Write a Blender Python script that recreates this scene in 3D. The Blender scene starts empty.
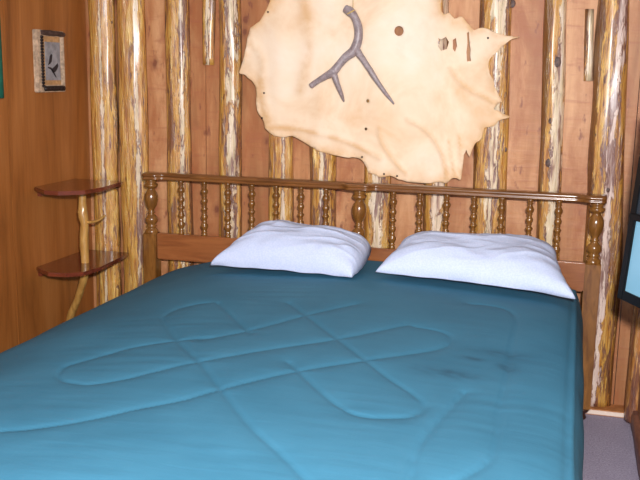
import bpy, bmesh, math, random
import numpy as np
from mathutils import Vector, Matrix, noise
from mathutils.geometry import delaunay_2d_cdt
R = math.radians
col = bpy.context.scene.collection
random.seed(4)

# ------------------------------------------------------------------ camera
F, CX, CY, CZ, YAW, PIT, ROL = 897.58, 1.8632, -3.8178, 1.4359, 0.26583, 0.18398, 0.018223
fw = Vector((-math.sin(YAW)*math.cos(PIT), math.cos(YAW)*math.cos(PIT), -math.sin(PIT)))
r0 = Vector((math.cos(YAW), math.sin(YAW), 0)); u0 = r0.cross(fw)
rt = r0*math.cos(ROL)+u0*math.sin(ROL); up = -r0*math.sin(ROL)+u0*math.cos(ROL)
C0 = Vector((CX, CY, CZ))
cd = bpy.data.cameras.new('camera'); cam = bpy.data.objects.new('camera', cd); col.objects.link(cam)
cd.sensor_width = 36; cd.lens = F*36/640
m = Matrix.Identity(4)
for i in range(3):
    m[i][0] = rt[i]; m[i][1] = up[i]; m[i][2] = -fw[i]; m[i][3] = C0[i]
cam.matrix_world = m
bpy.context.scene.camera = cam

def P(px, py, ax, val):
    "survey: where the sight line of a photo point meets the plane axis = val"
    d = fw + rt*((px-320)/F) + up*((240-py)/F)
    return C0 + d*((val-C0[ax])/d[ax])

# ------------------------------------------------------------------ node helpers
def lin(c):
    return tuple(((v/255)/12.92 if v/255 <= .04045 else ((v/255+.055)/1.055)**2.4) for v in c)+(1,)
class NT:
    def __init__(s, name, rough=.5, spec=.5):
        s.m = bpy.data.materials.new(name); s.m.use_nodes = True
        s.t = s.m.node_tree; s.b = s.t.nodes['Principled BSDF']
        s.b.inputs['Roughness'].default_value = rough
        s.b.inputs['Specular IOR Level'].default_value = spec
    def n(s, k, **kw):
        o = s.t.nodes.new(k)
        for a, b in kw.items(): setattr(o, a, b)
        return o
    def l(s, a, b): s.t.links.new(a, b)
    def coord(s, scale=(1,1,1), loc=(0,0,0), kind='Object'):
        c = s.n('ShaderNodeTexCoord'); mp = s.n('ShaderNodeMapping')
        mp.inputs['Scale'].default_value = scale; mp.inputs['Location'].default_value = loc
        s.l(c.outputs[kind], mp.inputs[0]); return mp.outputs[0]
    def noise(s, vec, scale=1, detail=4, rough=.55, dist=0):
        o = s.n('ShaderNodeTexNoise'); s.l(vec, o.inputs['Vector'])
        o.inputs['Scale'].default_value = scale; o.inputs['Detail'].default_value = detail
        o.inputs['Roughness'].default_value = rough; o.inputs['Distortion'].default_value = dist
        return o.outputs['Fac']
    def ramp(s, fac, stops, interp='LINEAR'):
        o = s.n('ShaderNodeValToRGB'); o.color_ramp.interpolation = interp
        el = o.color_ramp.elements
        while len(el) < len(stops): el.new(.5)
        for e, (p, c) in zip(el, stops):
            e.position = p; e.color = c if len(c) == 4 else lin(c)
        s.l(fac, o.inputs[0]); return o.outputs[0]
    def mix(s, fac, a, b, mode='MIX'):
        o = s.n('ShaderNodeMix', data_type='RGBA', blend_type=mode)
        if isinstance(fac, (int, float)): o.inputs[0].default_value = fac
        else: s.l(fac, o.inputs[0])
        for v, i in ((a, 6), (b, 7)):
            if isinstance(v, tuple): o.inputs[i].default_value = v if len(v) == 4 else lin(v)
            else: s.l(v, o.inputs[i])
        return o.outputs[2]
    def math(s, op, a, b=0., c=None):
        o = s.n('ShaderNodeMath', operation=op)
        for i, v in enumerate((a, b, c)):
            if v is None: continue
            if isinstance(v, (int, float)): o.inputs[i].default_value = v
            else: s.l(v, o.inputs[i])
        return o.outputs[0]
    def color(s, c):
        if isinstance(c, tuple): s.b.inputs['Base Color'].default_value = lin(c)
        else: s.l(c, s.b.inputs['Base Color'])
    def bump(s, h, strength=.3, dist=.01):
        o = s.n('ShaderNodeBump'); o.inputs['Strength'].default_value = strength
        o.inputs['Distance'].default_value = dist
        s.l(h, o.inputs['Height']); s.l(o.outputs[0], s.b.inputs['Normal'])
W_, K_ = (1,1,1,1), (0,0,0,1)

def log_mat(i, core=0., cw=.0, seed=0, bark=.5, corecol=(224,200,160), gold=(214,162,66), rough=.24, hw=.05):
    s = NT('half_log_wood', rough, .8)
    n1 = s.noise(s.coord((80,80,6.5), (seed*3.1, 0, seed*1.7)), 1, 5, .65, .6)      # fine fibres
    n2 = s.noise(s.coord((44,44,7.0), (seed*5.3, 2, seed)), 1, 6, .75, 1.2)         # bark flakes
    n3 = s.noise(s.coord((20,20,6.0), (seed, 1, seed*2.)), 1, 5, .65, .7)           # broad patches
    n5 = s.noise(s.coord((34,34,4.0), (seed*.7, 6, seed*3)), 1, 4, .6, .3)
    g = tuple(gold)
    base = s.ramp(n1, [(.32, (int(g[0]*.58), int(g[1]*.45), int(g[2]*.42))), (.42, (int(g[0]*.88), int(g[1]*.82), int(g[2]*.74))), (.50, g), (.66, (min(255,g[0]+32), min(255,g[1]+48), min(255,g[2]+60)))])
    base = s.mix(s.ramp(n3, [(.35, K_), (.6, (.5,.5,.5,1))]), base, (176,104,48))
    outc = base
    if cw > 0:
        sx = s.n('ShaderNodeSeparateXYZ'); s.l(s.coord(), sx.inputs[0])
        d = s.math('DIVIDE', s.math('ABSOLUTE', s.math('SUBTRACT', sx.outputs[0], core)), cw*.8)
        d = s.math('ADD', d, s.math('MULTIPLY', s.math('SUBTRACT', n2, .5), 1.5))
        d = s.math('ADD', d, s.math('MULTIPLY', s.math('SUBTRACT', n3, .5), 2.0))
        mk = s.ramp(d, [(.30, W_), (.37, K_)])
        edge = s.ramp(d, [(.30, K_), (.36, W_), (.42, W_), (.50, K_)])
        c2 = s.ramp(n1, [(.3, tuple(int(a*.72) for a in corecol)), (.46, corecol), (.7, (238,218,200))])
        c2 = s.mix(s.ramp(n5, [(.5, K_), (.62, (.6,.6,.6,1))]), c2, (172,124,100))
        outc = s.mix(mk, outc, c2)
        outc = s.mix(s.math('MULTIPLY', edge, s.ramp(n5, [(.38, K_), (.5, W_)])), outc, (98,60,60))
    bm_ = s.ramp(n2, [(bark+.05, K_), (bark+.08, W_)])
    outc = s.mix(bm_, outc, s.ramp(n1, [(.35, (84,44,30)), (.6, (140,86,60))]))
    pur = s.math('MULTIPLY', s.ramp(n5, [(bark+.02, K_), (bark+.05, W_)]), s.ramp(n1, [(.36, (.3,.3,.3,1)), (.5, W_)]))
    outc = s.mix(s.math('MULTIPLY', pur, .8), outc, (112,66,58))
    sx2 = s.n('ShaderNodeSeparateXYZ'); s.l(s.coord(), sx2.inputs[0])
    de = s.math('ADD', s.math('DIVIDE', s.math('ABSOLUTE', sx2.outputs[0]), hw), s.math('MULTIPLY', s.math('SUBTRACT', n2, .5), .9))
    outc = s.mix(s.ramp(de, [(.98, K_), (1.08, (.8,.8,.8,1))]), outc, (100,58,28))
    s.color(outc)
    h = s.math('ADD', s.math('MULTIPLY', n1, .8), s.math('MULTIPLY', n2, -1.6)); h = s.math('ADD', h, s.math('MULTIPLY', n5, -1.2)); s.bump(h, .6, .009)
    rr = s.ramp(n1, [(.3, (.40,.40,.40,1)), (.6, (rough,)*3+(1,))]); s.l(rr, s.b.inputs['Roughness'])
    s.b.inputs['Coat Weight'].default_value = .5; s.b.inputs['Coat Roughness'].default_value = .22
    return s.m

def board_mat():
    s = NT('rough_red_board', .5, .35)
    a = s.noise(s.coord((10,10,.9)), 1, 5, .6, .4); b = s.noise(s.coord((9,9,3.4), (3,1,2)), 1, 5, .65, .6)
    c = s.ramp(a, [(.3, (150,98,60)), (.5, (188,132,88)), (.72, (214,164,120))])
    c = s.mix(s.ramp(b, [(.42, K_), (.66, (.9,.9,.9,1))]), c, (160,96,58))
    vo = s.n('ShaderNodeTexVoronoi'); vo.inputs['Scale'].default_value = 1
    s.l(s.coord((8,.01,5.)), vo.inputs['Vector'])
    wob = s.math('ADD', vo.outputs['Distance'], s.math('MULTIPLY', s.noise(s.coord((30,30,30)), 1, 3), .16))
    c = s.mix(s.ramp(wob, [(.14, (.85,.85,.85,1)), (.19, (.35,.35,.35,1)), (.30, K_)]), c, (112,60,44))
    sm = s.noise(s.coord((5,5,34), (0,0,5)), 1, 4, .6, .4)
    c = s.mix(s.ramp(sm, [(.56, K_), (.72, (.5,.5,.5,1))]), c, (158,92,66))
    st = s.noise(s.coord((22,22,9), (9,0,5)), 1, 4, .6)
    c = s.mix(s.ramp(st, [(.62, K_), (.69, (.75,.75,.75,1))]), c, (124,70,54))
    s.color(c); s.bump(s.math('ADD', a, sm), .4, .005); return s.m

def ply_mat(name, c1, c2, c3, rough=.4, scale=(5,5,.7), seed=0):
    s = NT(name, rough, .4)
    a = s.noise(s.coord(scale, (seed,0,seed)), 1, 5, .6, 1.2); f = s.noise(s.coord((90,90,2.5)), 1, 3)
    c = s.ramp(a, [(.3, c1), (.5, c2), (.7, c3)])
    c = s.mix(s.ramp(f, [(.4, K_), (.8, (.35,.35,.35,1))]), c, c1)
    s.color(c); s.bump(f, .08, .002); return s.m

def wood_mat(name, c1, c2, rough=.25, scale=(50,50,6), axis=None):
    s = NT(name, rough, .55)
    a = s.noise(s.coord(scale), 1, 4, .6, .6)
    s.color(s.ramp(a, [(.3, c1), (.7, c2)])); s.bump(a, .06, .002)
    s.b.inputs['Coat Weight'].default_value = .35; s.b.inputs['Coat Roughness'].default_value = .15
    return s.m

def plain(name, c, rough=.6, spec=.4, ns=0, amt=0., bump=0.):
    s = NT(name, rough, spec)
    if ns:
        a = s.noise(s.coord((ns,)*3), 1, 4)
        c2 = tuple(int(v*(1-amt)) for v in c)
        s.color(s.ramp(a, [(.35, c2), (.65, c)]))
        if bump: s.bump(a, bump, .004)
    else: s.color(c)
    return s.m

M = {}
M['board'] = board_mat()
M['ply'] = ply_mat('stained_plywood', (116,66,28), (160,98,46), (176,114,60), .38)
M['rightwall'] = ply_mat('right_board', (130,76,44), (168,104,66), (186,122,80), .5)
M['oak'] = wood_mat('golden_oak', (98,60,24), (146,98,46), .2, (40,40,8))
M['oak_rail'] = wood_mat('golden_oak_rail', (92,54,24), (134,86,42), .2, (6,50,50))
M['panel'] = wood_mat('red_brown_panel', (130,74,38), (160,98,54), .3, (5,50,50))
M['shelf'] = wood_mat('dark_red_shelf', (92,40,26), (122,58,38), .15, (8,40,40))
M['branch'] = wood_mat('peeled_branch', (158,112,52), (206,160,88), .35, (40,40,6))
M['twine'] = plain('twine', (200,170,110), .8)
M['frame_birch'] = plain('birch_frame', (206,178,150), .6, .3, 60, .25, .2)
M['bead'] = plain('dark_bead', (34,22,20), .35)
M['mat_birch'] = plain('birch_bark_mat', (204,160,112), .7, .2, 40, .2)
M['print'] = plain('grey_print', (164,162,166), .6, .3, 30, .2)
M['birdink'] = plain('dark_ink', (56,48,50), .8, .2)
M['topbar'] = plain('dark_twig', (86,66,60), .6, .3, 60, .3)
M['black'] = plain('black_frame', (9,10,13), .5, .25)
M['darkgrey'] = plain('dark_slate', (40,50,60), .4)
M['paleblue'] = plain('painted_blue_reflection', (134,186,212), .18, .5)  # the bed's blue reflection, painted in as the pane's flat colour
M['wallstrip'] = ply_mat('baseboard_wood', (150,90,46), (196,130,76), (206,144,90), .5)
M['edge'] = plain('cream_edge', (238,216,200), .6)
M['knot'] = plain('knot', (96,60,48), .5, .4, 90, .6, .5)
M['steel'] = plain('bracket_metal', (60,34,26), .3)
M['mattress'] = plain('mattress_ticking', (210,208,205), .8)
M['teal_cloth'] = plain('teal_curtain', (30,92,74), .85, .2, 40, .15)

def carpet_mat():
    s = NT('lavender_carpet', .95, .1)
    a = s.noise(s.coord((140,)*3), 1, 3); b = s.noise(s.coord((9,)*3), 1, 3)
    c = s.mix(s.ramp(b, [(.3, K_), (.7, (.4,.4,.4,1))]), s.ramp(a, [(.3, (150,142,162)), (.7, (196,186,206))]), (160,150,172))
    s.color(c); s.bump(a, .5, .006); return s.m
M['carpet'] = carpet_mat()

def hide_mat():
    s = NT('cream_rawhide', .62, .25)
    a = s.noise(s.coord((3.5,3.5,3.5)), 1, 5, .6, .4); b = s.noise(s.coord((11,11,11), (4,2,1)), 1, 4)
    c = s.ramp(a, [(.32, (226,190,152)), (.5, (238,214,186)), (.68, (242,224,204))])
    c = s.mix(s.ramp(b, [(.55, K_), (.8, (.5,.5,.5,1))]), c, (232,200,174))
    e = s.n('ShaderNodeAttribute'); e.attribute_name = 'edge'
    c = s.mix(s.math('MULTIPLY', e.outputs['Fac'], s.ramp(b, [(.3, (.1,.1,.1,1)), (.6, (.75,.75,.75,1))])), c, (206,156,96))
    s.color(c); s.bump(b, .12, .006); return s.m
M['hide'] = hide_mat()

def antler_mat():
    s = NT('grey_antler', .42, .5)
    a = s.noise(s.coord((50,50,50)), 1, 5, .7, .6); b = s.noise(s.coord((14,14,14)), 1, 3)
    c = s.ramp(a, [(.3, (122,108,110)), (.6, (164,150,152)), (.8, (196,184,188))])
    c = s.mix(s.ramp(b, [(.5, K_), (.7, (.45,.45,.45,1))]), c, (124,98,90))
    s.color(c); s.bump(a, .2, .003); return s.m
M['antler'] = antler_mat()

def comf_mat():
    s = NT('teal_comforter_cloth', .72, .25)
    a = s.noise(s.coord((4,4,4)), 1, 4); b = s.noise(s.coord((420,420,420)), 1, 2)
    w = s.noise(s.coord((5,26,8), (2,1,0)), 1, 4, .6, .5)
    c = s.ramp(a, [(.3, (54,112,139)), (.7, (62,122,150))])
    at = s.n('ShaderNodeAttribute'); at.attribute_name = 'stain'
    c = s.mix(s.math('MULTIPLY', at.outputs['Fac'], .55), c, (34,66,88))
    s.color(c)
    
    s.bump(s.math('ADD', s.math('MULTIPLY', b, .12), w), .16, .008); return s.m
M['comf'] = comf_mat()

def pillow_mat():
    s = NT('white_cotton', .8, .2)
    w = s.noise(s.coord((4,9,6), (1,2,3)), 1, 3, .5, .8)
    b = s.noise(s.coord((160,160,160)), 1, 2)
    c = s.ramp(b, [(.4, (190,202,230)), (.62, (200,210,236))]); s.color(c)
    s.b.inputs['Subsurface Weight'].default_value = 0
    s.bump(w, .3, .014); return s.m
M['pillow'] = pillow_mat()

# ------------------------------------------------------------------ object helpers
def link(name, bm, mat, parent=None, smooth=True):
    bmesh.ops.recalc_face_normals(bm, faces=bm.faces[:])
    me = bpy.data.meshes.new(name); bm.to_mesh(me); bm.free()
    me.materials.append(mat)
    if smooth:
        for p in me.polygons: p.use_smooth = True
    o = bpy.data.objects.new(name, me); col.objects.link(o)
    if parent: o.parent = parent
    return o
def tag(o, label, cat, group=None):
    o['label'] = label; o['category'] = cat
    if group: o['group'] = group
    return o
def struct(o): o['kind'] = 'structure'; return o
def empty(name, loc):
    e = bpy.data.objects.new(name, None); e.empty_display_size = .1; e.location = loc; col.objects.link(e); return e
def box(bm, a, b, bev=0.):
    g = bmesh.ops.create_cube(bm, size=1)
    vs = g['verts']
    for v in vs:
        v.co = Vector([(a[i]+b[i])/2 + v.co[i]*(b[i]-a[i]) for i in range(3)])
    if bev:
        es = list({e for v in vs for e in v.link_edges})
        bmesh.ops.bevel(bm, geom=es, offset=bev, segments=2, affect='EDGES', clamp_overlap=True)
def lathe(bm, prof, cx=0, cy=0, seg=20):
    rings = []
    for z, r in prof:
        rings.append([bm.verts.new((cx+r*math.cos(2*math.pi*k/seg), cy+r*math.sin(2*math.pi*k/seg), z)) for k in range(seg)])
    for a, b in zip(rings, rings[1:]):
        for k in range(seg): bm.faces.new((a[k], a[(k+1)%seg], b[(k+1)%seg], b[k]))
    bm.faces.new(rings[0]); bm.faces.new(rings[-1])
def prism(bm, pts, z0, z1, bev=0):
    lo = [bm.verts.new((x, y, z0)) for x, y in pts]; hi = [bm.verts.new((x, y, z1)) for x, y in pts]
    n = len(pts); fs = [bm.faces.new(lo), bm.faces.new(hi)]
    for k in range(n): fs.append(bm.faces.new((lo[k], lo[(k+1)%n], hi[(k+1)%n], hi[k])))
    if bev:
        es = list({e for f in fs[:2] for e in f.edges})
        bmesh.ops.bevel(bm, geom=es, offset=bev, segments=2, affect='EDGES')
def crom(pts, n=6):
    out = []
    for i in range(len(pts)-1):
        p0 = pts[max(i-1,0)]; p1 = pts[i]; p2 = pts[i+1]; p3 = pts[min(i+2, len(pts)-1)]
        for k in range(n):
            t = k/n
            out.append(tuple(.5*(2*b+(c-a)*t+(2*a-5*b+4*c-d)*t*t+(-a+3*b-3*c+d)*t**3) for a, b, c, d in zip(p0, p1, p2, p3)))
    out.append(tuple(pts[-1])); return out
def tube(bm, pts, n=6, seg=12, jit=0., seed=0):
    "pts: (x,y,z,r)"
    c = crom(pts, n); rings = []; prev = None
    for i, q in enumerate(c):
        p = Vector(q[:3]); a = Vector(c[max(i-1,0)][:3]); b = Vector(c[min(i+1,len(c)-1)][:3]); t = (b-a).normalized()
        if prev is None: x = t.orthogonal().normalized()
        else: x = (prev - t*prev.dot(t)).normalized()
        prev = x; y = t.cross(x); ring = []
        for k in range(seg):
            an = 2*math.pi*k/seg; r = q[3]
            if jit: r *= 1+jit*noise.noise(Vector((p.x*40+math.cos(an)*1.5+seed, p.y*40+math.sin(an)*1.5, p.z*40)))
            ring.append(bm.verts.new(p+x*(r*math.cos(an))+y*(r*math.sin(an))))
        rings.append(ring)
    for a, b in zip(rings, rings[1:]):
        for k in range(seg): bm.faces.new((a[k], a[(k+1)%seg], b[(k+1)%seg], b[k]))
    bm.faces.new(rings[0]); bm.faces.new(rings[-1])
def sphere(bm, c, r, sc=(1,1,1), u=12, v=8):
    g = bmesh.ops.create_uvsphere(bm, u_segments=u, v_segments=v, radius=r)
    for q in g['verts']: q.co = Vector((q.co.x*sc[0]+c[0], q.co.y*sc[1]+c[1], q.co.z*sc[2]+c[2]))

# ------------------------------------------------------------------ the room
WL, WR, WB, YF, ZC = -.40, 2.215, .15, -4.6, 2.4
bm = bmesh.new(); box(bm, (WL-.1, YF, -.08), (WR+.1, WB+.1, 0)); struct(link('floor', bm, M['carpet'], smooth=False))
bm = bmesh.new()                                   # back wall: upright boards meeting behind the half logs
seams = [WL-.1, -.24, .09, .215, .345, .60, .83, 1.05, 1.30, 1.55, 1.79, 2.02, 2.135, WR+.1]
for a, b in zip(seams, seams[1:]): box(bm, (a+.0015, WB, 0), (b-.0015, WB+.05, ZC), .002)
struct(link('wall_back', bm, M['board'], smooth=False))
bm = bmesh.new()                                   # left wall: plywood sheets with a shallow seam
for a, b in ((YF, -2.95), (-2.95, -1.73), (-1.73, -.51), (-.51, WB)): box(bm, (WL-.05, a+.0015, 0), (WL, b-.0015, ZC), .0015)
struct(link('wall_left', bm, M['ply'], smooth=False))
bm = bmesh.new()
y = WB
while y > YF: box(bm, (WR, y-.2, 0), (WR+.05, y-.002, ZC), .002); y -= .2
struct(link('wall_right', bm, M['rightwall'], smooth=False))
# low ledge board at foot of the back wall
bm = bmesh.new(); box(bm, (WL, .058, 0), (WR-.01, WB, .026), .003)
bb = struct(link('baseboard_back', bm, M['wallstrip'], smooth=False))
bm = bmesh.new(); box(bm, (WL+.002, .05, 0.006), (WR-.012, .058, .024), .002)
link('edge_strip', bm, M['edge'], bb, smooth=False)

# ------------------------------------------------------------------ half logs
logs = []
def half_log(label, top, low, zlo=.026, zhi=2.38, depth=.055, knots=(), seed=0, y0=WB-.001, **kw):
    "top / low: (left px, right px, py)"
    tl, tr = P(top[0], top[2], 1, y0-depth*.5), P(top[1], top[2], 1, y0-depth*.5)
    ll, lr = P(low[0], low[2], 1, y0-depth*.5), P(low[1], low[2], 1, y0-depth*.5)
    def at(z):
        t = (z-ll.z)/(tl.z-ll.z); t2 = (z-lr.z)/(tr.z-lr.z)
        t = max(-.5, min(1.4, t)); t2 = max(-.5, min(1.4, t2))
        return ll.x+(tl.x-ll.x)*t, lr.x+(tr.x-lr.x)*t2
    a, b = at(zlo); ox = (a+b)/2
    bm = bmesh.new(); nz = max(6, int((zhi-zlo)/.03)); na = 18; rings = []
    for i in range(nz+1):
        z = zlo+(zhi-zlo)*i/nz; a, b = at(z); c = (a+b)/2-ox; w = (b-a)/2
        w *= 1+.05*noise.noise(Vector((seed*7, z*3, 0))); c += .006*noise.noise(Vector((seed*9, z*1.7, 4)))
        ring = []
        for k in range(na+1):
            an = math.pi*k/na; ca, sa = -math.cos(an), math.sin(an)
            rr = 1+.07*noise.noise(Vector((ca*2+seed, sa*2, z*4)))+.05*noise.noise(Vector((ca*6+seed, sa*6, z*1.2)))
            ring.append(bm.verts.new((c+w*rr*ca, -depth*rr*sa**.8, z)))
        rings.append(ring)
    for p, q in zip(rings, rings[1:]):
        for k in range(na): bm.faces.new((p[k], p[k+1], q[k+1], q[k]))
        bm.faces.new((p[na], p[0], q[0], q[na]))
    bm.faces.new(rings[0]); bm.faces.new(rings[-1])
    for f in bm.faces: f.smooth = True
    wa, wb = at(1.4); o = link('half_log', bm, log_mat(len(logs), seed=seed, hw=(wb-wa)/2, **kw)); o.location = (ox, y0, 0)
    tag(o, label, 'log', 'half logs standing upright against the back wall')
    for (px, py, r) in knots:
        q = P(px, py, 1, y0-depth*.93)
        aa, b_ = at(q.z); h = max(-.95, min(.95, (q.x-(aa+b_)/2)/((b_-aa)/2)))
        yy = -depth*math.sqrt(1-h*h)**.8
        kb = bmesh.new(); sphere(kb, (0,0,0), r, (1,.16,1.3), 16, 10); kb.normal_update()
        for v in kb.verts: v.co += Vector((0,0,1))*.15*r*noise.noise(v.co*90)
        ko = link('knot', kb, M['knot'], o); ko.location = (q.x-ox, yy*.98, q.z)
    logs.append(o)
half_log('golden half log in the left corner beside the plywood wall', (87,112,0), (94,118.5,250), core=.01, cw=.02, seed=1, bark=.56, knots=((109,22,.006),))
half_log('golden half log second from the left corner, just right of the corner shelf', (115,142,0), (121.5,149,250), core=.03, cw=.025, seed=2, bark=.55)
half_log('half log with dark bark flakes rising behind the left headboard corner', (164,187,0), (166,190,169), core=.03, cw=.03, seed=3, bark=.5)
half_log('short thin slab ending high on the back wall left of the hide', (202,215,0), (203,214,60), zlo=P(208,65,1,.13).z, depth=.022, core=0, cw=.03, seed=4, bark=.55)
half_log('half log with a bright white stripe just left of the hide', (218,239,0), (218,240,169), core=.015, cw=.07, seed=5, bark=.55)
half_log('half log coming out below the lower left corner of the hide', (268,292,0), (268,292,160), core=.02, cw=.025, seed=6, bark=.55)
half_log('half log with purple bark patches under the middle of the hide', (309,335,0), (309,335,170), core=.0, cw=.03, seed=7, bark=.5)
half_log('wide half log behind the middle post of the headboard', (364,391,0), (363,390,180), core=0, cw=.07, seed=8, bark=.53)
half_log('pale half log behind the right half of the headboard, below the hide', (424,448,0), (423,447,200), core=0, cw=.06, seed=9, bark=.6, corecol=(228,200,168))
half_log('glossy half log behind the right tips of the hide', (480,512,0), (473,507,180), core=.0, cw=.07, seed=10, bark=.53, knots=((512,3,.013),(505,150,.008)))
half_log('half log with a pale core and three dark knots right of the hide', (544,567,0), (538,562,190), core=0, cw=.075, seed=11, bark=.57, knots=((557,62,.017),(551,121,.011),(549,163,.015)))
half_log('short thin slab high on the back wall beside the widest log', (585,594,10), (584,593,80), zlo=P(590,81,1,.13).z, zhi=P(590,9,1,.13).z, depth=.024, core=0, cw=.05, seed=12, bark=.6, knots=((586,48,.007),))
half_log('widest rough half log rising behind the right end of the headboard', (598,630,0), (587,624,190), core=.002, cw=.05, seed=13, bark=.5, depth=.06, corecol=(226,198,186), knots=((597,135,.007),(608,190,.008)))
# half log on the right wall, in the corner
bm = bmesh.new(); nz = 70; rings = []
for i in range(nz+1):
    z = .03+(2.35)*i/nz
    rings.append([bm.verts.new((-.045*(1+.1*noise.noise(Vector((k, z*4, 3))))*math.sin(math.pi*k/12)**.8, -.055*math.cos(math.pi*k/12), z)) for k in range(13)])
for p, q in zip(rings, rings[1:]):
    for k in range(12): bm.faces.new((p[k], p[k+1], q[k+1], q[k]))
    bm.faces.new((p[12], p[0], q[0], q[12]))
bm.faces.new(rings[0]); bm.faces.new(rings[-1])
o = link('half_log', bm, log_mat(20, seed=21, bark=.5, gold=(196,130,62))); o.location = (WR, -.02, 0)
tag(o, 'golden half log on the right wall in the right-hand corner', 'log')
# rough slab along the floor of the right wall
bm = bmesh.new(); rings = []
for i in range(61):
    y = .045-i*.04
    rings.append([bm.verts.new((WR-w*(1+.15*noise.noise(Vector((y*5, z*30, 1)))), y, z)) for w, z in ((0,0),(.012,.0),(.02,.02),(.022,.06),(.016,.085),(0,.09))])
for p, q in zip(rings, rings[1:]):
    for k in range(5): bm.faces.new((p[k], p[k+1], q[k+1], q[k]))
bm.faces.new(rings[0]); bm.faces.new(rings[-1])
struct(link('baseboard_right', bm, ply_mat('bark_edge', (90,52,44), (140,88,70), (170,112,84), .5, (8,8,30))))

# ------------------------------------------------------------------ bed
bed = empty('bed', (1.0, -.0, 0))
tag(bed, 'wide wooden bed with a turned spindle headboard against the log wall', 'bed')
def bpart(name, bm, mat, parent=bed, smooth=True):
    for v in bm.verts: v.co.x -= 1.0
    return link(name, bm, mat, parent, smooth)
# top rail: front bulges forward round each post
def fr(x):
    d = min(abs(x-0), abs(x-1), abs(x-2)); t = max(0, min(1, (d-.035)/.045)); t = t*t*(3-2*t)
    return .060*(1-t)+.032*t
sec = [(-.9,0),(-.95,.006),(-.82,.010),(-.86,.013),(-1,.018),(-.97,.024),(-.8,.029),(-.4,.031),(.5,.031),(.9,.027),(1,.013),(1,0)]
bm = bmesh.new(); rings = []; xs = [-.024,-.021]+[-.016+i*.01 for i in range(205)]+[2.031,2.034]
for x in xs:
    e = 1 if -.018 < x < 2.026 else (.85 if -.0215 < x < 2.0315 else .6)
    rings.append([bm.verts.new((x, (fr(x) if s < 0 else .032)*s*e, .937+h)) for s, h in sec])
n = len(sec)
for p, q in zip(rings, rings[1:]):
    for k in range(n): bm.faces.new((p[k], p[(k+1)%n], q[(k+1)%n], q[k]))
bm.faces.new(rings[0]); bm.faces.new(rings[-1])
bpart('top_rail', bm, M['oak_rail'])
post_prof = [(.678,.030),(.685,.031),(.695,.030),(.703,.020),(.709,.020),(.714,.026),(.719,.020),(.724,.020),(.735,.029),(.754,.028),(.766,.017),(.772,.013),(.779,.019),(.784,.014),(.790,.013),
             (.802,.020),(.814,.027),(.840,.032),(.858,.031),(.871,.027),(.885,.018),(.893,.016),(.898,.029),(.906,.033),(.912,.031),(.917,.023),(.922,.026),(.927,.027),(.930,.028),(.9375,.020)]
pp = []
for x in (0,1,2):
    bm = bmesh.new(); lathe(bm, post_prof, 0, 0, 24); box(bm, (-.032,-.032,.05), (.032,.032,.682), .004)
    o = link('post', bm, M['oak'], bed); o.location = (x-1, 0, 0)
    for p in o.data.polygons:
        if abs(p.normal.z) < .05 and p.area > .002: p.use_smooth = False
    gb = bmesh.new(); lathe(gb, [(0,.016),(.008,.02),(.016,.016),(.026,.012),(.036,.026),(.05,.03)], 0, 0, 16)
    link('foot', gb, M['steel'], o)
sp = []
H = .9375-.68
half = [(0,.009),(.02,.013),(.05,.013),(.065,.008),(.085,.014),(.105,.008),(.13,.011),(.17,.017),(.21,.0165),(.25,.009),(.268,.013),(.285,.008),(.31,.011),(.345,.0155),(.385,.0145),(.41,.008),(.43,.012),(.45,.008),(.475,.012)]
prof = [(.68+H*t, r) for t, r in half]+[(.68+H*.5, .0165)]+[(.9375-H*t, r) for t, r in reversed(half)]
bm = bmesh.new(); lathe(bm, prof, 0, 0, 14)
s0 = link('spindle', bm, M['oak'], bed)
first = True
for c in (.5, 1.5):
    for k in range(7):
        o = s0 if first else s0.copy()
        if not first: col.objects.link(o)
        first = False; o.location = (c+(k-3)*.1161-1, 0, 0)
for a, b in ((.032,.968),(1.032,1.968)):
    bm = bmesh.new(); box(bm, (a,-.014,.558), (b,.014,.682), .004); bpart('headboard_panel', bm, M['panel'], smooth=False)
    bm = bmesh.new(); box(bm, (a,-.012,.22), (b,.012,.34), .004); bpart('lower_rail', bm, M['panel'], smooth=False)
bm = bmesh.new(); box(bm, (.05,-2.2,.33), (1.95,-.06,.50), .05); bpart('mattress', bm, M['mattress'])
bm = bmesh.new(); box(bm, (.05,-2.2,.16), (1.95,-.06,.325), .02); bpart('box_spring', bm, M['mattress'])
for x in (.12, 1.88):
    bm = bmesh.new(); box(bm, (x-.02,-2.2,.12), (x+.02,-.034,.158), .003); bpart('side_rail', bm, M['steel'], smooth=False)
for x in (.12, 1.0, 1.88):
    bm = bmesh.new(); lathe(bm, [(0,.03),(.02,.03),(.03,.018),(.12,.018)], x, -2.12, 14); bpart('leg', bm, M['steel'])

# ------------------------------------------------------------------ comforter
ZB = .61
def pxl(l, z=ZB): return [tuple(P(a, b, 2, z)[:2]) for a, b in l]
seamlines = [
 [(220,341.6),(176,345),(133,349),(87,358.6),(66,364),(58,373),(62,380),(73,384),(92,387),(128,383),(174,373.8),(220,365),(269,356),(337.6,345),(406,329)],
 [(200,345),(246,336),(310,320),(356,310)],
 [(-60,440),(0,434),(27,433),(82,427),(137,416),(183,407.7),(215,399),(292,380),(360,367),(405,358),(440,350),(451,342.5),(444,335),(413,330)],
 [(210,305),(197,305.5),(178,309),(166,315),(164,322),(179,347),(202,372),(246,430),(282.6,464),(310,492)],
 [(218,306),(250,338)],
 [(289,308),(337.6,345),(383.5,379),(413,396.7),(424,408),(416,418),(397,422),(356,421),(324,402),(289,370)],
 [(409,500),(413,480),(417.5,455),(434,430),(467,392.5)],
 [(470,306),(490,307),(508,311),(517.5,321),(514,342),(510,372),(503,417.5),(499,447),(492.5,463),(468,480),(440,492)],
 [(380,500),(300,520)],
]
segs = []
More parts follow.
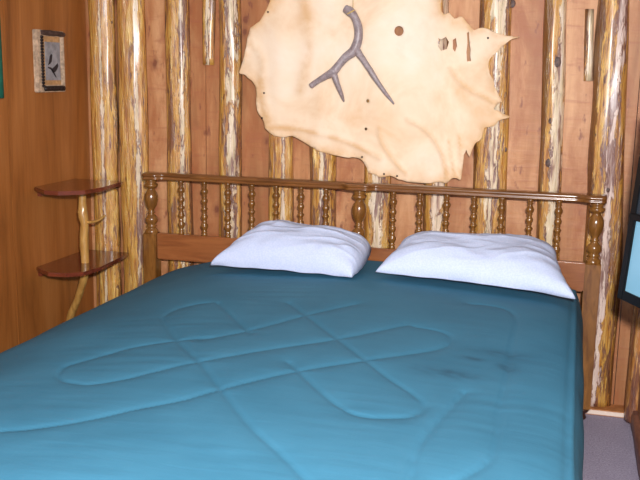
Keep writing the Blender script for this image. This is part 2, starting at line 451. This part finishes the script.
for l in seamlines:
    c = crom(pxl(l), 5)
    for a, b in zip(c, c[1:]): segs.append((a[0], a[1], b[0], b[1]))
sec = crom([(-.05,.10),(-.05,.22),(-.035,.33),(-.005,.41),(.05,.475),(.14,.52),(.25,.552),(.45,.595),(.75,.62),(1.05,.63),(1.4,.625),(1.65,.615),(1.80,.603),(1.885,.588),(1.935,.56),(1.962,.50),(1.972,.42),(1.97,.25),(1.96,.10)], 12)
sec = np.array(sec); d = np.r_[0, np.cumsum(np.hypot(*np.diff(sec, axis=0).T))]
NS = 300; tt = np.linspace(0, d[-1], NS); SX = np.interp(tt, d, sec[:,0]); SZ = np.interp(tt, d, sec[:,1])
ln = crom([(-.045,0,0),(-.5,0,0),(-1.2,0,0),(-2.2,0,0),(-2.42,-.03,0),(-2.5,-.11,0),(-2.52,-.25,0),(-2.52,-.5,0)], 10)
ln = np.array(ln)[:,:2]; d2 = np.r_[0, np.cumsum(np.hypot(*np.diff(ln, axis=0).T))]
NL = 330; t2 = np.linspace(0, d2[-1], NL); LY = np.interp(t2, d2, ln[:,0]); LZ = np.interp(t2, d2, ln[:,1])
X, Y = np.meshgrid(SX, LY); Z0, ZD = np.meshgrid(SZ, LZ); Z = np.maximum(Z0+ZD, .08+.0*Z0)
dist = np.full(X.shape, 9.)
for (ax, ay, bx, by) in segs:
    dx, dy = bx-ax, by-ay; L = dx*dx+dy*dy+1e-12
    t = np.clip(((X-ax)*dx+(Y-ay)*dy)/L, 0, 1)
    dist = np.minimum(dist, np.hypot(X-ax-t*dx, Y-ay-t*dy))
topm = np.clip((Z0-.50)/.06, 0, 1)
puff = 1-np.exp(-(dist/.035)**1.5)
Z = Z + topm*(.0045*puff - .0045*np.exp(-(dist/.0055)**2))
# piping seam along the right shoulder
pip = np.exp(-((X-1.934)/.005)**2)*(Z0 > .5)
Z = Z + .006*pip; X2 = X+.003*pip
Z = Z - .004*np.exp(-((X-1.922)/.007)**2)*(Z0 > .5)
verts = []
for j in range(NL):
    for i in range(NS):
        x, y, z = float(X2[j,i]), float(Y[j,i]), float(Z[j,i]); tm = float(topm[j,i])
        z += .010*noise.noise(Vector((x*2.2, y*2.2, 1)))*tm
        # fine pulled wrinkles
        wr = noise.noise(Vector((x*4+y*2, y*26-x*5, 7)))*.0013*max(0, noise.noise(Vector((x*2, y*2, 9)))+.35)
        z += wr*tm
        if tm < 1:
            x += (1-tm)*.006*noise.noise(Vector((3, y*5, z*3)))*(1 if x > 1 else -1)
        q_ = min(1, max(0, (x-1.45)/.45)); x -= .013*q_*q_*(3-2*q_)*min(1, max(0, (-y-.4)/1.2))
        verts.append((x, y, z))
faces = [(j*NS+i, j*NS+i+1, (j+1)*NS+i+1, (j+1)*NS+i) for j in range(NL-1) for i in range(NS-1)]
me = bpy.data.meshes.new('comforter'); me.from_pydata(verts, [], faces); me.update()
for p in me.polygons: p.use_smooth = True
me.materials.append(M['comf'])
st = me.attributes.new('stain', 'FLOAT', 'POINT')
stains = [(P(a, b, 2, ZB), rx, ry) for a, b, rx, ry in ((450,376,.09,.035),(502,354,.08,.03),(472,360,.04,.02),(508,366,.03,.04))]
vals = []
for x, y, z in verts:
    v = 0
    for c, rx, ry in stains: v = max(v, math.exp(-((x-c.x)/rx)**2-((y-c.y)/ry)**2))
    vals.append(v*max(0, .75+.9*noise.noise(Vector((x*30, y*40, 0)))))
st.data.foreach_set('value', vals)
comf = bpy.data.objects.new('comforter', me); col.objects.link(comf)
if me.polygons[0].normal.z < 0 or me.polygons[(NL//4)*(NS-1)+NS//2].normal.z < 0: me.flip_normals()
sm = comf.modifiers.new('thick', 'SOLIDIFY'); sm.thickness = .018; sm.offset = -1
tag(comf, 'teal quilted comforter with looping stitched lines spread over the bed', 'comforter')

# ------------------------------------------------------------------ pillows
def pillow(label, FL, FR, BR, BL, T, seed, pr, tails=()):
    c = (Vector(FL)+Vector(FR)+Vector(BR)+Vector(BL))/4
    N, K = 110, 80
    def base(u, v):
        a = Vector(FL).lerp(Vector(FR), u); b = Vector(BL).lerp(Vector(BR), u); return a.lerp(b, v)
    top, bot = [], []
    for j in range(K+1):
        rt_, rb = [], []
        for i in range(N+1):
            u, v = i/N, j/K; U, V = 2*u-1, 2*v-1
            # edges draw in between the corners
            uu = .5+.5*U*(1-(.07 if U < 0 else pr)*(1-V*V)); vv = .5+.5*V*(1-.09*(1-U*U)*1.0)
            p = base(uu, vv)
            e = max(0, (1-abs(U)**3.6))**.45*max(0, (1-abs(V)**2.8))**.45
            n1 = noise.noise(Vector((u*3+seed, v*3, 1)))
            fold = 0
            # pulled creases running obliquely across the case
            q = Vector((u*1.6+v*1.0+seed, v*4.2-u*2.6+seed, 2))
            rid = 1-abs(noise.noise(q))*2.6
            fold += max(0, rid)**2*.0055*min(1, e*2)
            q2 = Vector((u*9+seed, v*5+u*2, 5)); fold += (1-abs(noise.noise(q2))*2)*.002*min(1, e*2)
            h = T*e*(1+.16*n1)
            pt = p+Vector((0, -.02*e, h*.85+fold)); pb = p+Vector((0, -.01*e, -h*.06))
            edge = (i in (0, N)) or (j in (0, K))
            wob = Vector((0, 0, .006*noise.noise(Vector((u*7, v*7, seed)))))
            for (tu, tv, rad, off) in tails:
                w = math.exp(-((u-tu)**2+(v-tv)**2)/rad**2); wob += Vector(off)*w
            pt += wob; pb += wob
            if edge: pt = pb
            rt_.append(pt-c); rb.append(pb-c)
        top.append(rt_); bot.append(rb)
    bm = bmesh.new()
    tv = [[bm.verts.new(p) for p in r] for r in top]
    bv = [[tv[j][i] if (i in (0,N) or j in (0,K)) else bm.verts.new(bot[j][i]) for i in range(N+1)] for j in range(K+1)]
    for j in range(K):
        for i in range(N):
            bm.faces.new((tv[j][i], tv[j][i+1], tv[j+1][i+1], tv[j+1][i]))
            f = (bv[j][i], bv[j+1][i], bv[j+1][i+1], bv[j][i+1])
            if len(set(f)) > 2:
                try: bm.faces.new(f)
                except ValueError: pass
    o = link('pillow', bm, M['pillow']); o.location = c
    return tag(o, label, 'pillow', 'white pillows at the head of the bed')
pillow('white pillow on the left half of the bed, its open case end to the left', (.475,-.40,.637), (1.085,-.475,.650), (1.090,-.14,.705), (.59,-.10,.730), .142, 3, -.06,
       tails=((0,0,.12,(-.02,0,.0)),))
pillow('white pillow on the right half of the bed, its long corner at the comforter edge', (1.165,-.42,.668), (1.925,-.44,.632), (1.85,-.10,.735), (1.22,-.10,.735), .12, 8, .05,
       tails=((1,0,.1,(.01,0,-.006)),))

# ------------------------------------------------------------------ corner shelf
shelf = empty('corner_shelf', (-.25, -.1, 0))
tag(shelf, 'two-tier corner shelf of dark red boards on a peeled branch post', 'shelf')
def sh(name, bm, mat, parent=shelf, smooth=True):
    for v in bm.verts: v.co -= Vector((-.25, -.1, 0))
    return link(name, bm, mat, parent, smooth)
zt, zl = .918, .557
def tier(pts, z, bx):
    c = [P(a, b, 2, z)[:2] for a, b in pts]
    poly = [(WL+.001, bx), (WL+.001, c[0][1]+.02)]+[(max(WL+.006, x), y) for x, y in c]+[(c[-1][0]-.01, max(bx, c[-1][1]+.03))]
    bm = bmesh.new(); prism(bm, poly, z-.018, z, .003); b = sh('shelf_board', bm, M['shelf'], smooth=False)
    bm = bmesh.new(); box(bm, (WL+.001, c[0][1]+.03, z-.045), (WL+.022, -.02, z-.0185), .002); sh('cleat', bm, M['shelf'], smooth=False)
tier([(34,187),(44,190.5),(58,191.5),(85,190.5),(104,187),(121,182)], zt, .0)
tier([(38,268),(48,272.5),(66,273.5),(84,272),(101,267),(127,254)], zl, .085)
a = P(82,192,2,zt-.02); b = P(84,264,2,zl); yy = min(a.y, b.y)+.05
def pp_(px, py, y, r): q = P(px, py, 1, y); return (q.x, q.y, q.z, r)
yp = b.y+.03

bm = bmesh.new()
pts = [pp_(82,190,yp,.017), pp_(82.5,205,yp,.018), pp_(83,215,yp,.022), pp_(84.5,224,yp,.019), pp_(84,240,yp,.020), pp_(85,258,yp,.019), pp_(84.5,275,yp+.01,.018), pp_(78,298,yp+.05,.017), pp_(70,320,yp+.09,.018)]
q = pts[-1]; q0 = pts[-2]
k = 1
dz = q[2]/(q0[2]-q[2])
pts.append((max(WL+.03, q[0]+(q[0]-q0[0])*.3), q[1]+.03, q[2]*.6, .019)); pts.append((max(WL+.03, q[0]-.03), q[1]+.05, 0.0, .02))
tube(bm, pts, 6, 14, .18, 3); sh('branch_post', bm, M['branch'])
bm = bmesh.new(); tube(bm, [pp_(85,222,yp,.008), pp_(92,222,yp-.01,.0065), pp_(99,220,yp-.02,.006), pp_(105,215.5,yp-.03,.005)], 5, 8, .15); sh('twig', bm, M['branch'])
bm = bmesh.new(); q = P(79.5,212,1,yp-.01); sphere(bm, q, .009, (1,1,1)); sh('knob', bm, M['branch'])

# ------------------------------------------------------------------ small framed print on the left wall
fy0, fy1, fz0, fz1 = -.312, -.092, 1.330, 1.600
pic = empty('framed_print', (WL, (fy0+fy1)/2, fz0)); tag(pic, 'small birch-edged framed bird print with dark beads on the left wall', 'picture')
def pc(name, bm, mat, parent=pic, smooth=False):
    for v in bm.verts: v.co -= Vector((WL, (fy0+fy1)/2, fz0))
    return link(name, bm, mat, parent, smooth)
bm = bmesh.new(); x1 = WL+.024
for a, b in (((WL,fy0,fz0),(x1,fy0+.044,fz1)), ((WL,fy1-.012,fz0),(x1,fy1,fz1)), ((WL,fy0+.05,fz0),(x1,fy1-.012,fz0+.032)), ((WL,fy0+.05,fz1-.026),(x1-.004,fy1-.012,fz1))): box(bm, a, b, .003)
pc('frame', bm, M['frame_birch'])
bm = bmesh.new(); tube(bm, [(x1, fy0+.03, fz1-.012, .010), (x1+.004, (fy0+fy1)/2, fz1-.012, .012), (x1, fy1-.004, fz1-.014, .010)], 6, 10, .2); pc('twig', bm, M['topbar'])
bm = bmesh.new(); box(bm, (WL+.001, fy0+.05, fz0+.032), (WL+.008, fy1-.012, fz1-.026)); pc('mat', bm, M['mat_birch'])
bm = bmesh.new(); box(bm, (WL+.008, fy0+.082, fz0+.052), (WL+.011, fy1-.018, fz1-.05)); pr = pc('print', bm, M['print'])
def ink(name, pts):
    bm = bmesh.new(); v = [bm.verts.new((WL+.0118, fy0+a, fz0+b)) for a, b in pts]; f = bm.faces.new(v)
    g = bmesh.ops.extrude_face_region(bm, geom=[f])
    for q in g['geom']:
        if isinstance(q, bmesh.types.BMVert): q.co.x -= .001
    for q in bm.verts: q.co -= Vector((WL, (fy0+fy1)/2, fz0))
    o = link(name, bm, M['birdink'], pr, False)
ink('bird', [(.100,.118),(.108,.135),(.116,.158),(.128,.168),(.137,.164),(.134,.150),(.130,.135),(.118,.125)])
ink('leaf', [(.125,.100),(.150,.112),(.178,.128),(.183,.115),(.172,.100),(.155,.088),(.135,.085)])
ink('branch', [(.100,.112),(.125,.108),(.150,.085),(.165,.066),(.160,.064),(.142,.080),(.120,.100),(.098,.106)])
bm = bmesh.new(); i = 0
for k in range(17):
    z = fz0+.028+k*.0132; sphere(bm, (x1+.001, fy0+.034, z), .011, (.8,1,.62), 8, 6)
pc('bead_strip', bm, M['bead'], smooth=True)
bm = bmesh.new()
for k in range(14): sphere(bm, (x1+.001, fy0+.052+k*.0115, fz0+.016), .011, (.8,.75,1.1), 8, 6)
pc('bead_strip', bm, M['bead'], smooth=True)

# ------------------------------------------------------------------ teal curtain, only its edge seen
bm = bmesh.new(); n = 60; rows = []
yc0 = P(3.5, 98, 0, WL+.03).y; zc0 = P(3.5, 98, 0, WL+.03).z

for j in range(12):
    z = zc0+(2.15-zc0)*j/11
    rows.append([bm.verts.new((WL+.03+.018*math.sin(i*.9)*(1-.3*j/11), yc0-.9*i/n, z)) for i in range(n+1)])
for p, q in zip(rows, rows[1:]):
    for k in range(n): bm.faces.new((p[k], p[k+1], q[k+1], q[k]))
o = link('curtain', bm, M['teal_cloth']); o.location.x = 0
so = o.modifiers.new('t', 'SOLIDIFY'); so.thickness = .003; tag(o, 'teal green fabric curtain hanging at the left edge of the photo', 'curtain')

# ------------------------------------------------------------------ black framed mirror, tilted, at the right edge
yA = -.9
A = P(620,297.5,1,yA); B = P(640,307,2,A.z); T = P(641,165,1,yA-.02)
e1 = (B-A).normalized(); wall_t = (WR-.004-A.x)/e1.x; e2 = (T-A).normalized()
nn = e1.cross(e2).normalized(); nn = nn if nn.dot(C0-A) > 0 else -nn

mir = empty('mirror', A); tag(mir, 'black-framed mirror with a painted pale blue reflection tilted at the right edge', 'mirror')
def quadbox(name, u0, u1, v0, v1, w0, w1, mat, parent=mir):
    bm = bmesh.new()
    vs = [bm.verts.new(e1*u+e2*v+nn*w) for w in (w0, w1) for u, v in ((u0,v0),(u1,v0),(u1,v1),(u0,v1))]
    for f in ((0,1,2,3),(4,5,6,7),(0,1,5,4),(1,2,6,5),(2,3,7,6),(3,0,4,7)): bm.faces.new([vs[k] for k in f])
    bmesh.ops.recalc_face_normals(bm, faces=bm.faces[:])
    bmesh.ops.bevel(bm, geom=bm.edges[:], offset=.002, segments=2, affect='EDGES')
    return link(name, bm, mat, parent, False)
L1 = wall_t*.97; H1 = .62; HS = (P(632,218,1,yA)-A).length
quadbox('frame', 0, .030, 0, H1, -.012, .012, M['black'])
quadbox('frame', .030, L1, 0, .030, -.012, .012, M['black'])
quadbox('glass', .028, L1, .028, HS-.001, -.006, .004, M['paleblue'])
quadbox('frame', .0, L1, HS, HS+.02, -.012, .014, M['black'])
quadbox('upper_panel', .028, L1, HS+.02, H1, -.006, .008, M['darkgrey'])

# ------------------------------------------------------------------ hide on the wall
HY = .078
outline = [(272,0),(268,9),(260,21),(251,28),(247.7,38),(246,52),(242,64),(239.5,73),(244,74),(248,77),(254,83),(257,92),(256,101),(258,111),(263,120),(266,128),(269,131),(274,135),
 (284,137),(292,136),(301,140),(310,146),(320,151),(330,153.5),(345,157),(356,157.5),(362,160),(366,166),(369,172),(375,174),(381,177),(390,176),(399,179),(410,182),(425,183),(440,182),(447,183),(452,178),(457,178),(461,179),
 (463.5,159),(466,150),(468,153),(470,156),(473,147),(476,143),(479,141),(482,137),(484,130),(486,127),(494,126),(498,121),(503,119),(510,117),(503,113.5),(500,111),(494,109),(498,104),(502,101),(499,95),(496,89),(493,80),(489,71),(488.5,63),(491,58),(496,53),(503,46),(511,40),(515,38),(520,37),(514,36.5),(507.5,36),(500,34),(492.5,32),(487,29),(481,28),(474,30),(468,24),(462,17),(455,19),(450,13),(445,14),(441,10),(441,2),(440,-8),(446,-18),(441,-32),(428,-42),(418,-60),(400,-72),(385,-66),(362,-76),(340,-70),(322,-78),(306,-64),(300,-44),(292,-30),(283,-22),(278,-10)]
holes = [[(399+4.6*math.cos(a), 31+5*math.sin(a)) for a in [2*math.pi*k/14 for k in range(14)]],
 [(467,33),(469,32),(469.5,42),(470.5,50),(470,55),(471,61),(467,61.5),(466.5,52),(467.5,44)],
 [(438,38),(441,40),(446,37),(449,42),(447,49),(441,51),(438,46)],
 [(453,40),(456,38),(457,46),(455,52),(453,49)],
 [(368+1.6*math.cos(a), 101+1.8*math.sin(a)) for a in [2*math.pi*k/8 for k in range(8)]],
 [(366+1.3*math.cos(a), 129+1.5*math.sin(a)) for a in [2*math.pi*k/8 for k in range(8)]]]
def w2(p): q = P(p[0], p[1], 1, HY); return Vector((q.x, q.z))
ow = [w2(p) for p in crom(outline+[outline[0]], 3)[:-1]]
ow = [p+Vector((noise.noise(Vector((p.x*60,p.y*60,1))), noise.noise(Vector((p.x*60,p.y*60,5)))))*.003 for p in ow]
hw = [[w2(p) for p in h] for h in holes]
def inside(p, poly):
    c = False; n = len(poly)
    for i in range(n):
        a, b = poly[i], poly[i-1]
        if (a.y > p.y) != (b.y > p.y) and p.x < (b.x-a.x)*(p.y-a.y)/(b.y-a.y)+a.x: c = not c
    return c
def segd(p, a, b):
    d = b-a; t = max(0, min(1, (p-a).dot(d)/(d.dot(d)+1e-12))); return (p-a-d*t).length
pts = list(ow); edges = [(i, (i+1)%len(ow)) for i in range(len(ow))]
for h in hw:
    s = len(pts); pts += h; edges += [(s+i, s+(i+1)%len(h)) for i in range(len(h))]
x0, x1_ = min(p.x for p in ow), max(p.x for p in ow); z0, z1 = min(p.y for p in ow), max(p.y for p in ow)
st_ = .011; z = z0; row = 0
while z < z1:
    x = x0+(row%2)*st_/2
    while x < x1_:
        p = Vector((x, z))
        if inside(p, ow) and min(segd(p, ow[i], ow[i-1]) for i in range(len(ow))) > .004: pts.append(p)
        x += st_
    z += st_*.87; row += 1
vo, eo, fo, _, _, _ = delaunay_2d_cdt(pts, edges, [], 0, 1e-6)
creases = [([(450,68),(458,80),(470,90),(484,97),(496,103)], .007, .008), ([(408,120),(420,126),(431,135),(439,147),(444,160),(447,178)], .007, .009),
 ([(380,128),(382,142),(392,158),(406,174)], .006, .01), ([(262,128),(290,128),(320,134),(350,143),(380,158)], .005, .012), ([(250,40),(262,60),(262,90),(268,120)], .005, .02),
 ([(449,140),(452,160),(455,176)], .005, .006), ([(459,135),(461,155),(460,174)], .005, .006), ([(300,-20),(310,40),(300,90)], .004, .03)]
cre = [([w2(q) for q in crom(l, 4)], h, w) for l, h, w in creases]
bm = bmesh.new(); la = bm.verts.layers.float.new('edge'); vv = []; ed = []
lc = [(l.location.x) for l in logs]
for p in vo:
    y = HY
    y -= .008*noise.noise(Vector((p.x*3.5, p.y*2, 2)))+.004*noise.noise(Vector((p.x*9, p.y*7, 4)))
    y -= .006*max(math.exp(-((p.x-c)/.05)**2) for c in lc)
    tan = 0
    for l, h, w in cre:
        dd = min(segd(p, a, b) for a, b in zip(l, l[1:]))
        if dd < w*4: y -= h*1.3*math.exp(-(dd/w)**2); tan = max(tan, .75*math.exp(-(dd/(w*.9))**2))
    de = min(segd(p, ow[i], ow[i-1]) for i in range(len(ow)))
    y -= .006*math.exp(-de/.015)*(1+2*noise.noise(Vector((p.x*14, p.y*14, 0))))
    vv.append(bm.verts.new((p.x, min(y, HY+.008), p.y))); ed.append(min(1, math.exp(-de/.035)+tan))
for f in fo:
    c = sum((vo[k] for k in f), Vector((0,0)))/len(f)
    if inside(c, ow) and not any(inside(c, h) for h in hw): bm.faces.new([vv[k] for k in f])
bm.normal_update()
if sum(f.normal.y for f in bm.faces) > 0: bmesh.ops.reverse_faces(bm, faces=bm.faces[:])
me = bpy.data.meshes.new('animal_hide'); 
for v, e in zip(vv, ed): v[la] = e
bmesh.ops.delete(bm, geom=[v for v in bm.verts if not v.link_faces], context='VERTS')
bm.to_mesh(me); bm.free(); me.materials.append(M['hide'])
for p in me.polygons: p.use_smooth = True
hide = bpy.data.objects.new('animal_hide', me); col.objects.link(hide)
so = hide.modifiers.new('t', 'SOLIDIFY'); so.thickness = .002; so.offset = -1
tag(hide, 'large cream rawhide with ragged edges nailed over the log wall', 'hide')

for a, b in ((264,93),(268,12),(488,38),(384,174),(397,176),(362,157),(262,118)):
    nb = bmesh.new(); sphere(nb, (0,0,0), .0045, (1,.5,1), 10, 6); q = P(a, b, 1, HY-.012)
    no = link('nail', nb, M['bead'], hide); no.location = q

# ------------------------------------------------------------------ antler
AY = .03
def ap(px, py, r, dy=0): q = P(px, py, 1, AY+dy); return (q.x, q.y, q.z, r*1.06/245)
ant = None
bm = bmesh.new()
tube(bm, [ap(345.5,8.5,3.9,.005), ap(350,11.5,4.6), ap(354,16,3.9), ap(358,26,4.2), ap(358.5,37,4.3), ap(356,46,4.8), ap(352.5,52,4.8), ap(345,58,4.2,-.005), ap(338,66,4.1,-.008), ap(333,72,4.4,-.008), ap(326,76,3.5,-.004), ap(317,81.5,2.9,.004), ap(311,86,2.9,.01)], 6, 14, .06, 2)
tube(bm, [ap(353,47,3.2), ap(357,51,3.9), ap(362,58,3.1,-.006), ap(369,68.5,2.9,-.012), ap(376,79.5,2.5,-.01), ap(384,91,1.9,0), ap(389.5,98,1.5,.01), ap(394,104,.7,.018)], 6, 12, .1, 5)
tube(bm, [ap(332,71,3.2,-.006), ap(334.5,76,3.2,-.008), ap(338,85.5,2.6,-.006), ap(341,93,2.1,0), ap(344,101.5,.8,.01)], 6, 12, .1, 7)
ant = link('antler', bm, M['antler'])
tag(ant, 'grey forked deer antler hung in front of the cream hide', 'antler')
bm = bmesh.new(); a = P(353,11,1,AY-.002); b = P(353.5,-45,1,HY-.02)
tube(bm, [(a.x,a.y,a.z,.0016),((a.x+b.x)/2,(a.y+b.y)/2,(a.z+b.z)/2,.0016),(b.x,b.y,b.z,.0016)], 4, 6); link('hanging_cord', bm, M['twine'], ant)
bm = bmesh.new(); tube(bm, [ap(347,14,.6,-.012), ap(351,12,.8,-.022), ap(354.5,10,.6,-.014)], 4, 6); link('hanging_cord', bm, M['twine'], ant)

# ------------------------------------------------------------------ light
def area(name, loc, target, size, power, colr):
    l = bpy.data.lights.new(name, 'AREA'); l.size = size; l.energy = power; l.color = colr
    o = bpy.data.objects.new(name, l); col.objects.link(o); o.location = loc
    o.rotation_euler = (Vector(target)-Vector(loc)).to_track_quat('-Z', 'Y').to_euler(); return o
area('camera_flash', (1.95, -3.75, 1.62), (1.0, 0, .75), .08, 112, (1.0, .985, .975))
area('soft_fill', (1.3, -4.4, 1.5), (.9, 0, .8), 1.1, 26, (.80, .90, 1.0))  # soft bluish fill added behind the camera; no window is built there
w = bpy.data.worlds.new('world'); bpy.context.scene.world = w; w.use_nodes = True
w.node_tree.nodes['Background'].inputs[0].default_value = (.80, .86, 1.0, 1); w.node_tree.nodes['Background'].inputs[1].default_value = .24
vs = bpy.context.scene.view_settings
vs.view_transform = 'Standard'; vs.look = 'None'; vs.gamma = 1; vs.use_curve_mapping = False; vs.exposure = 0.3
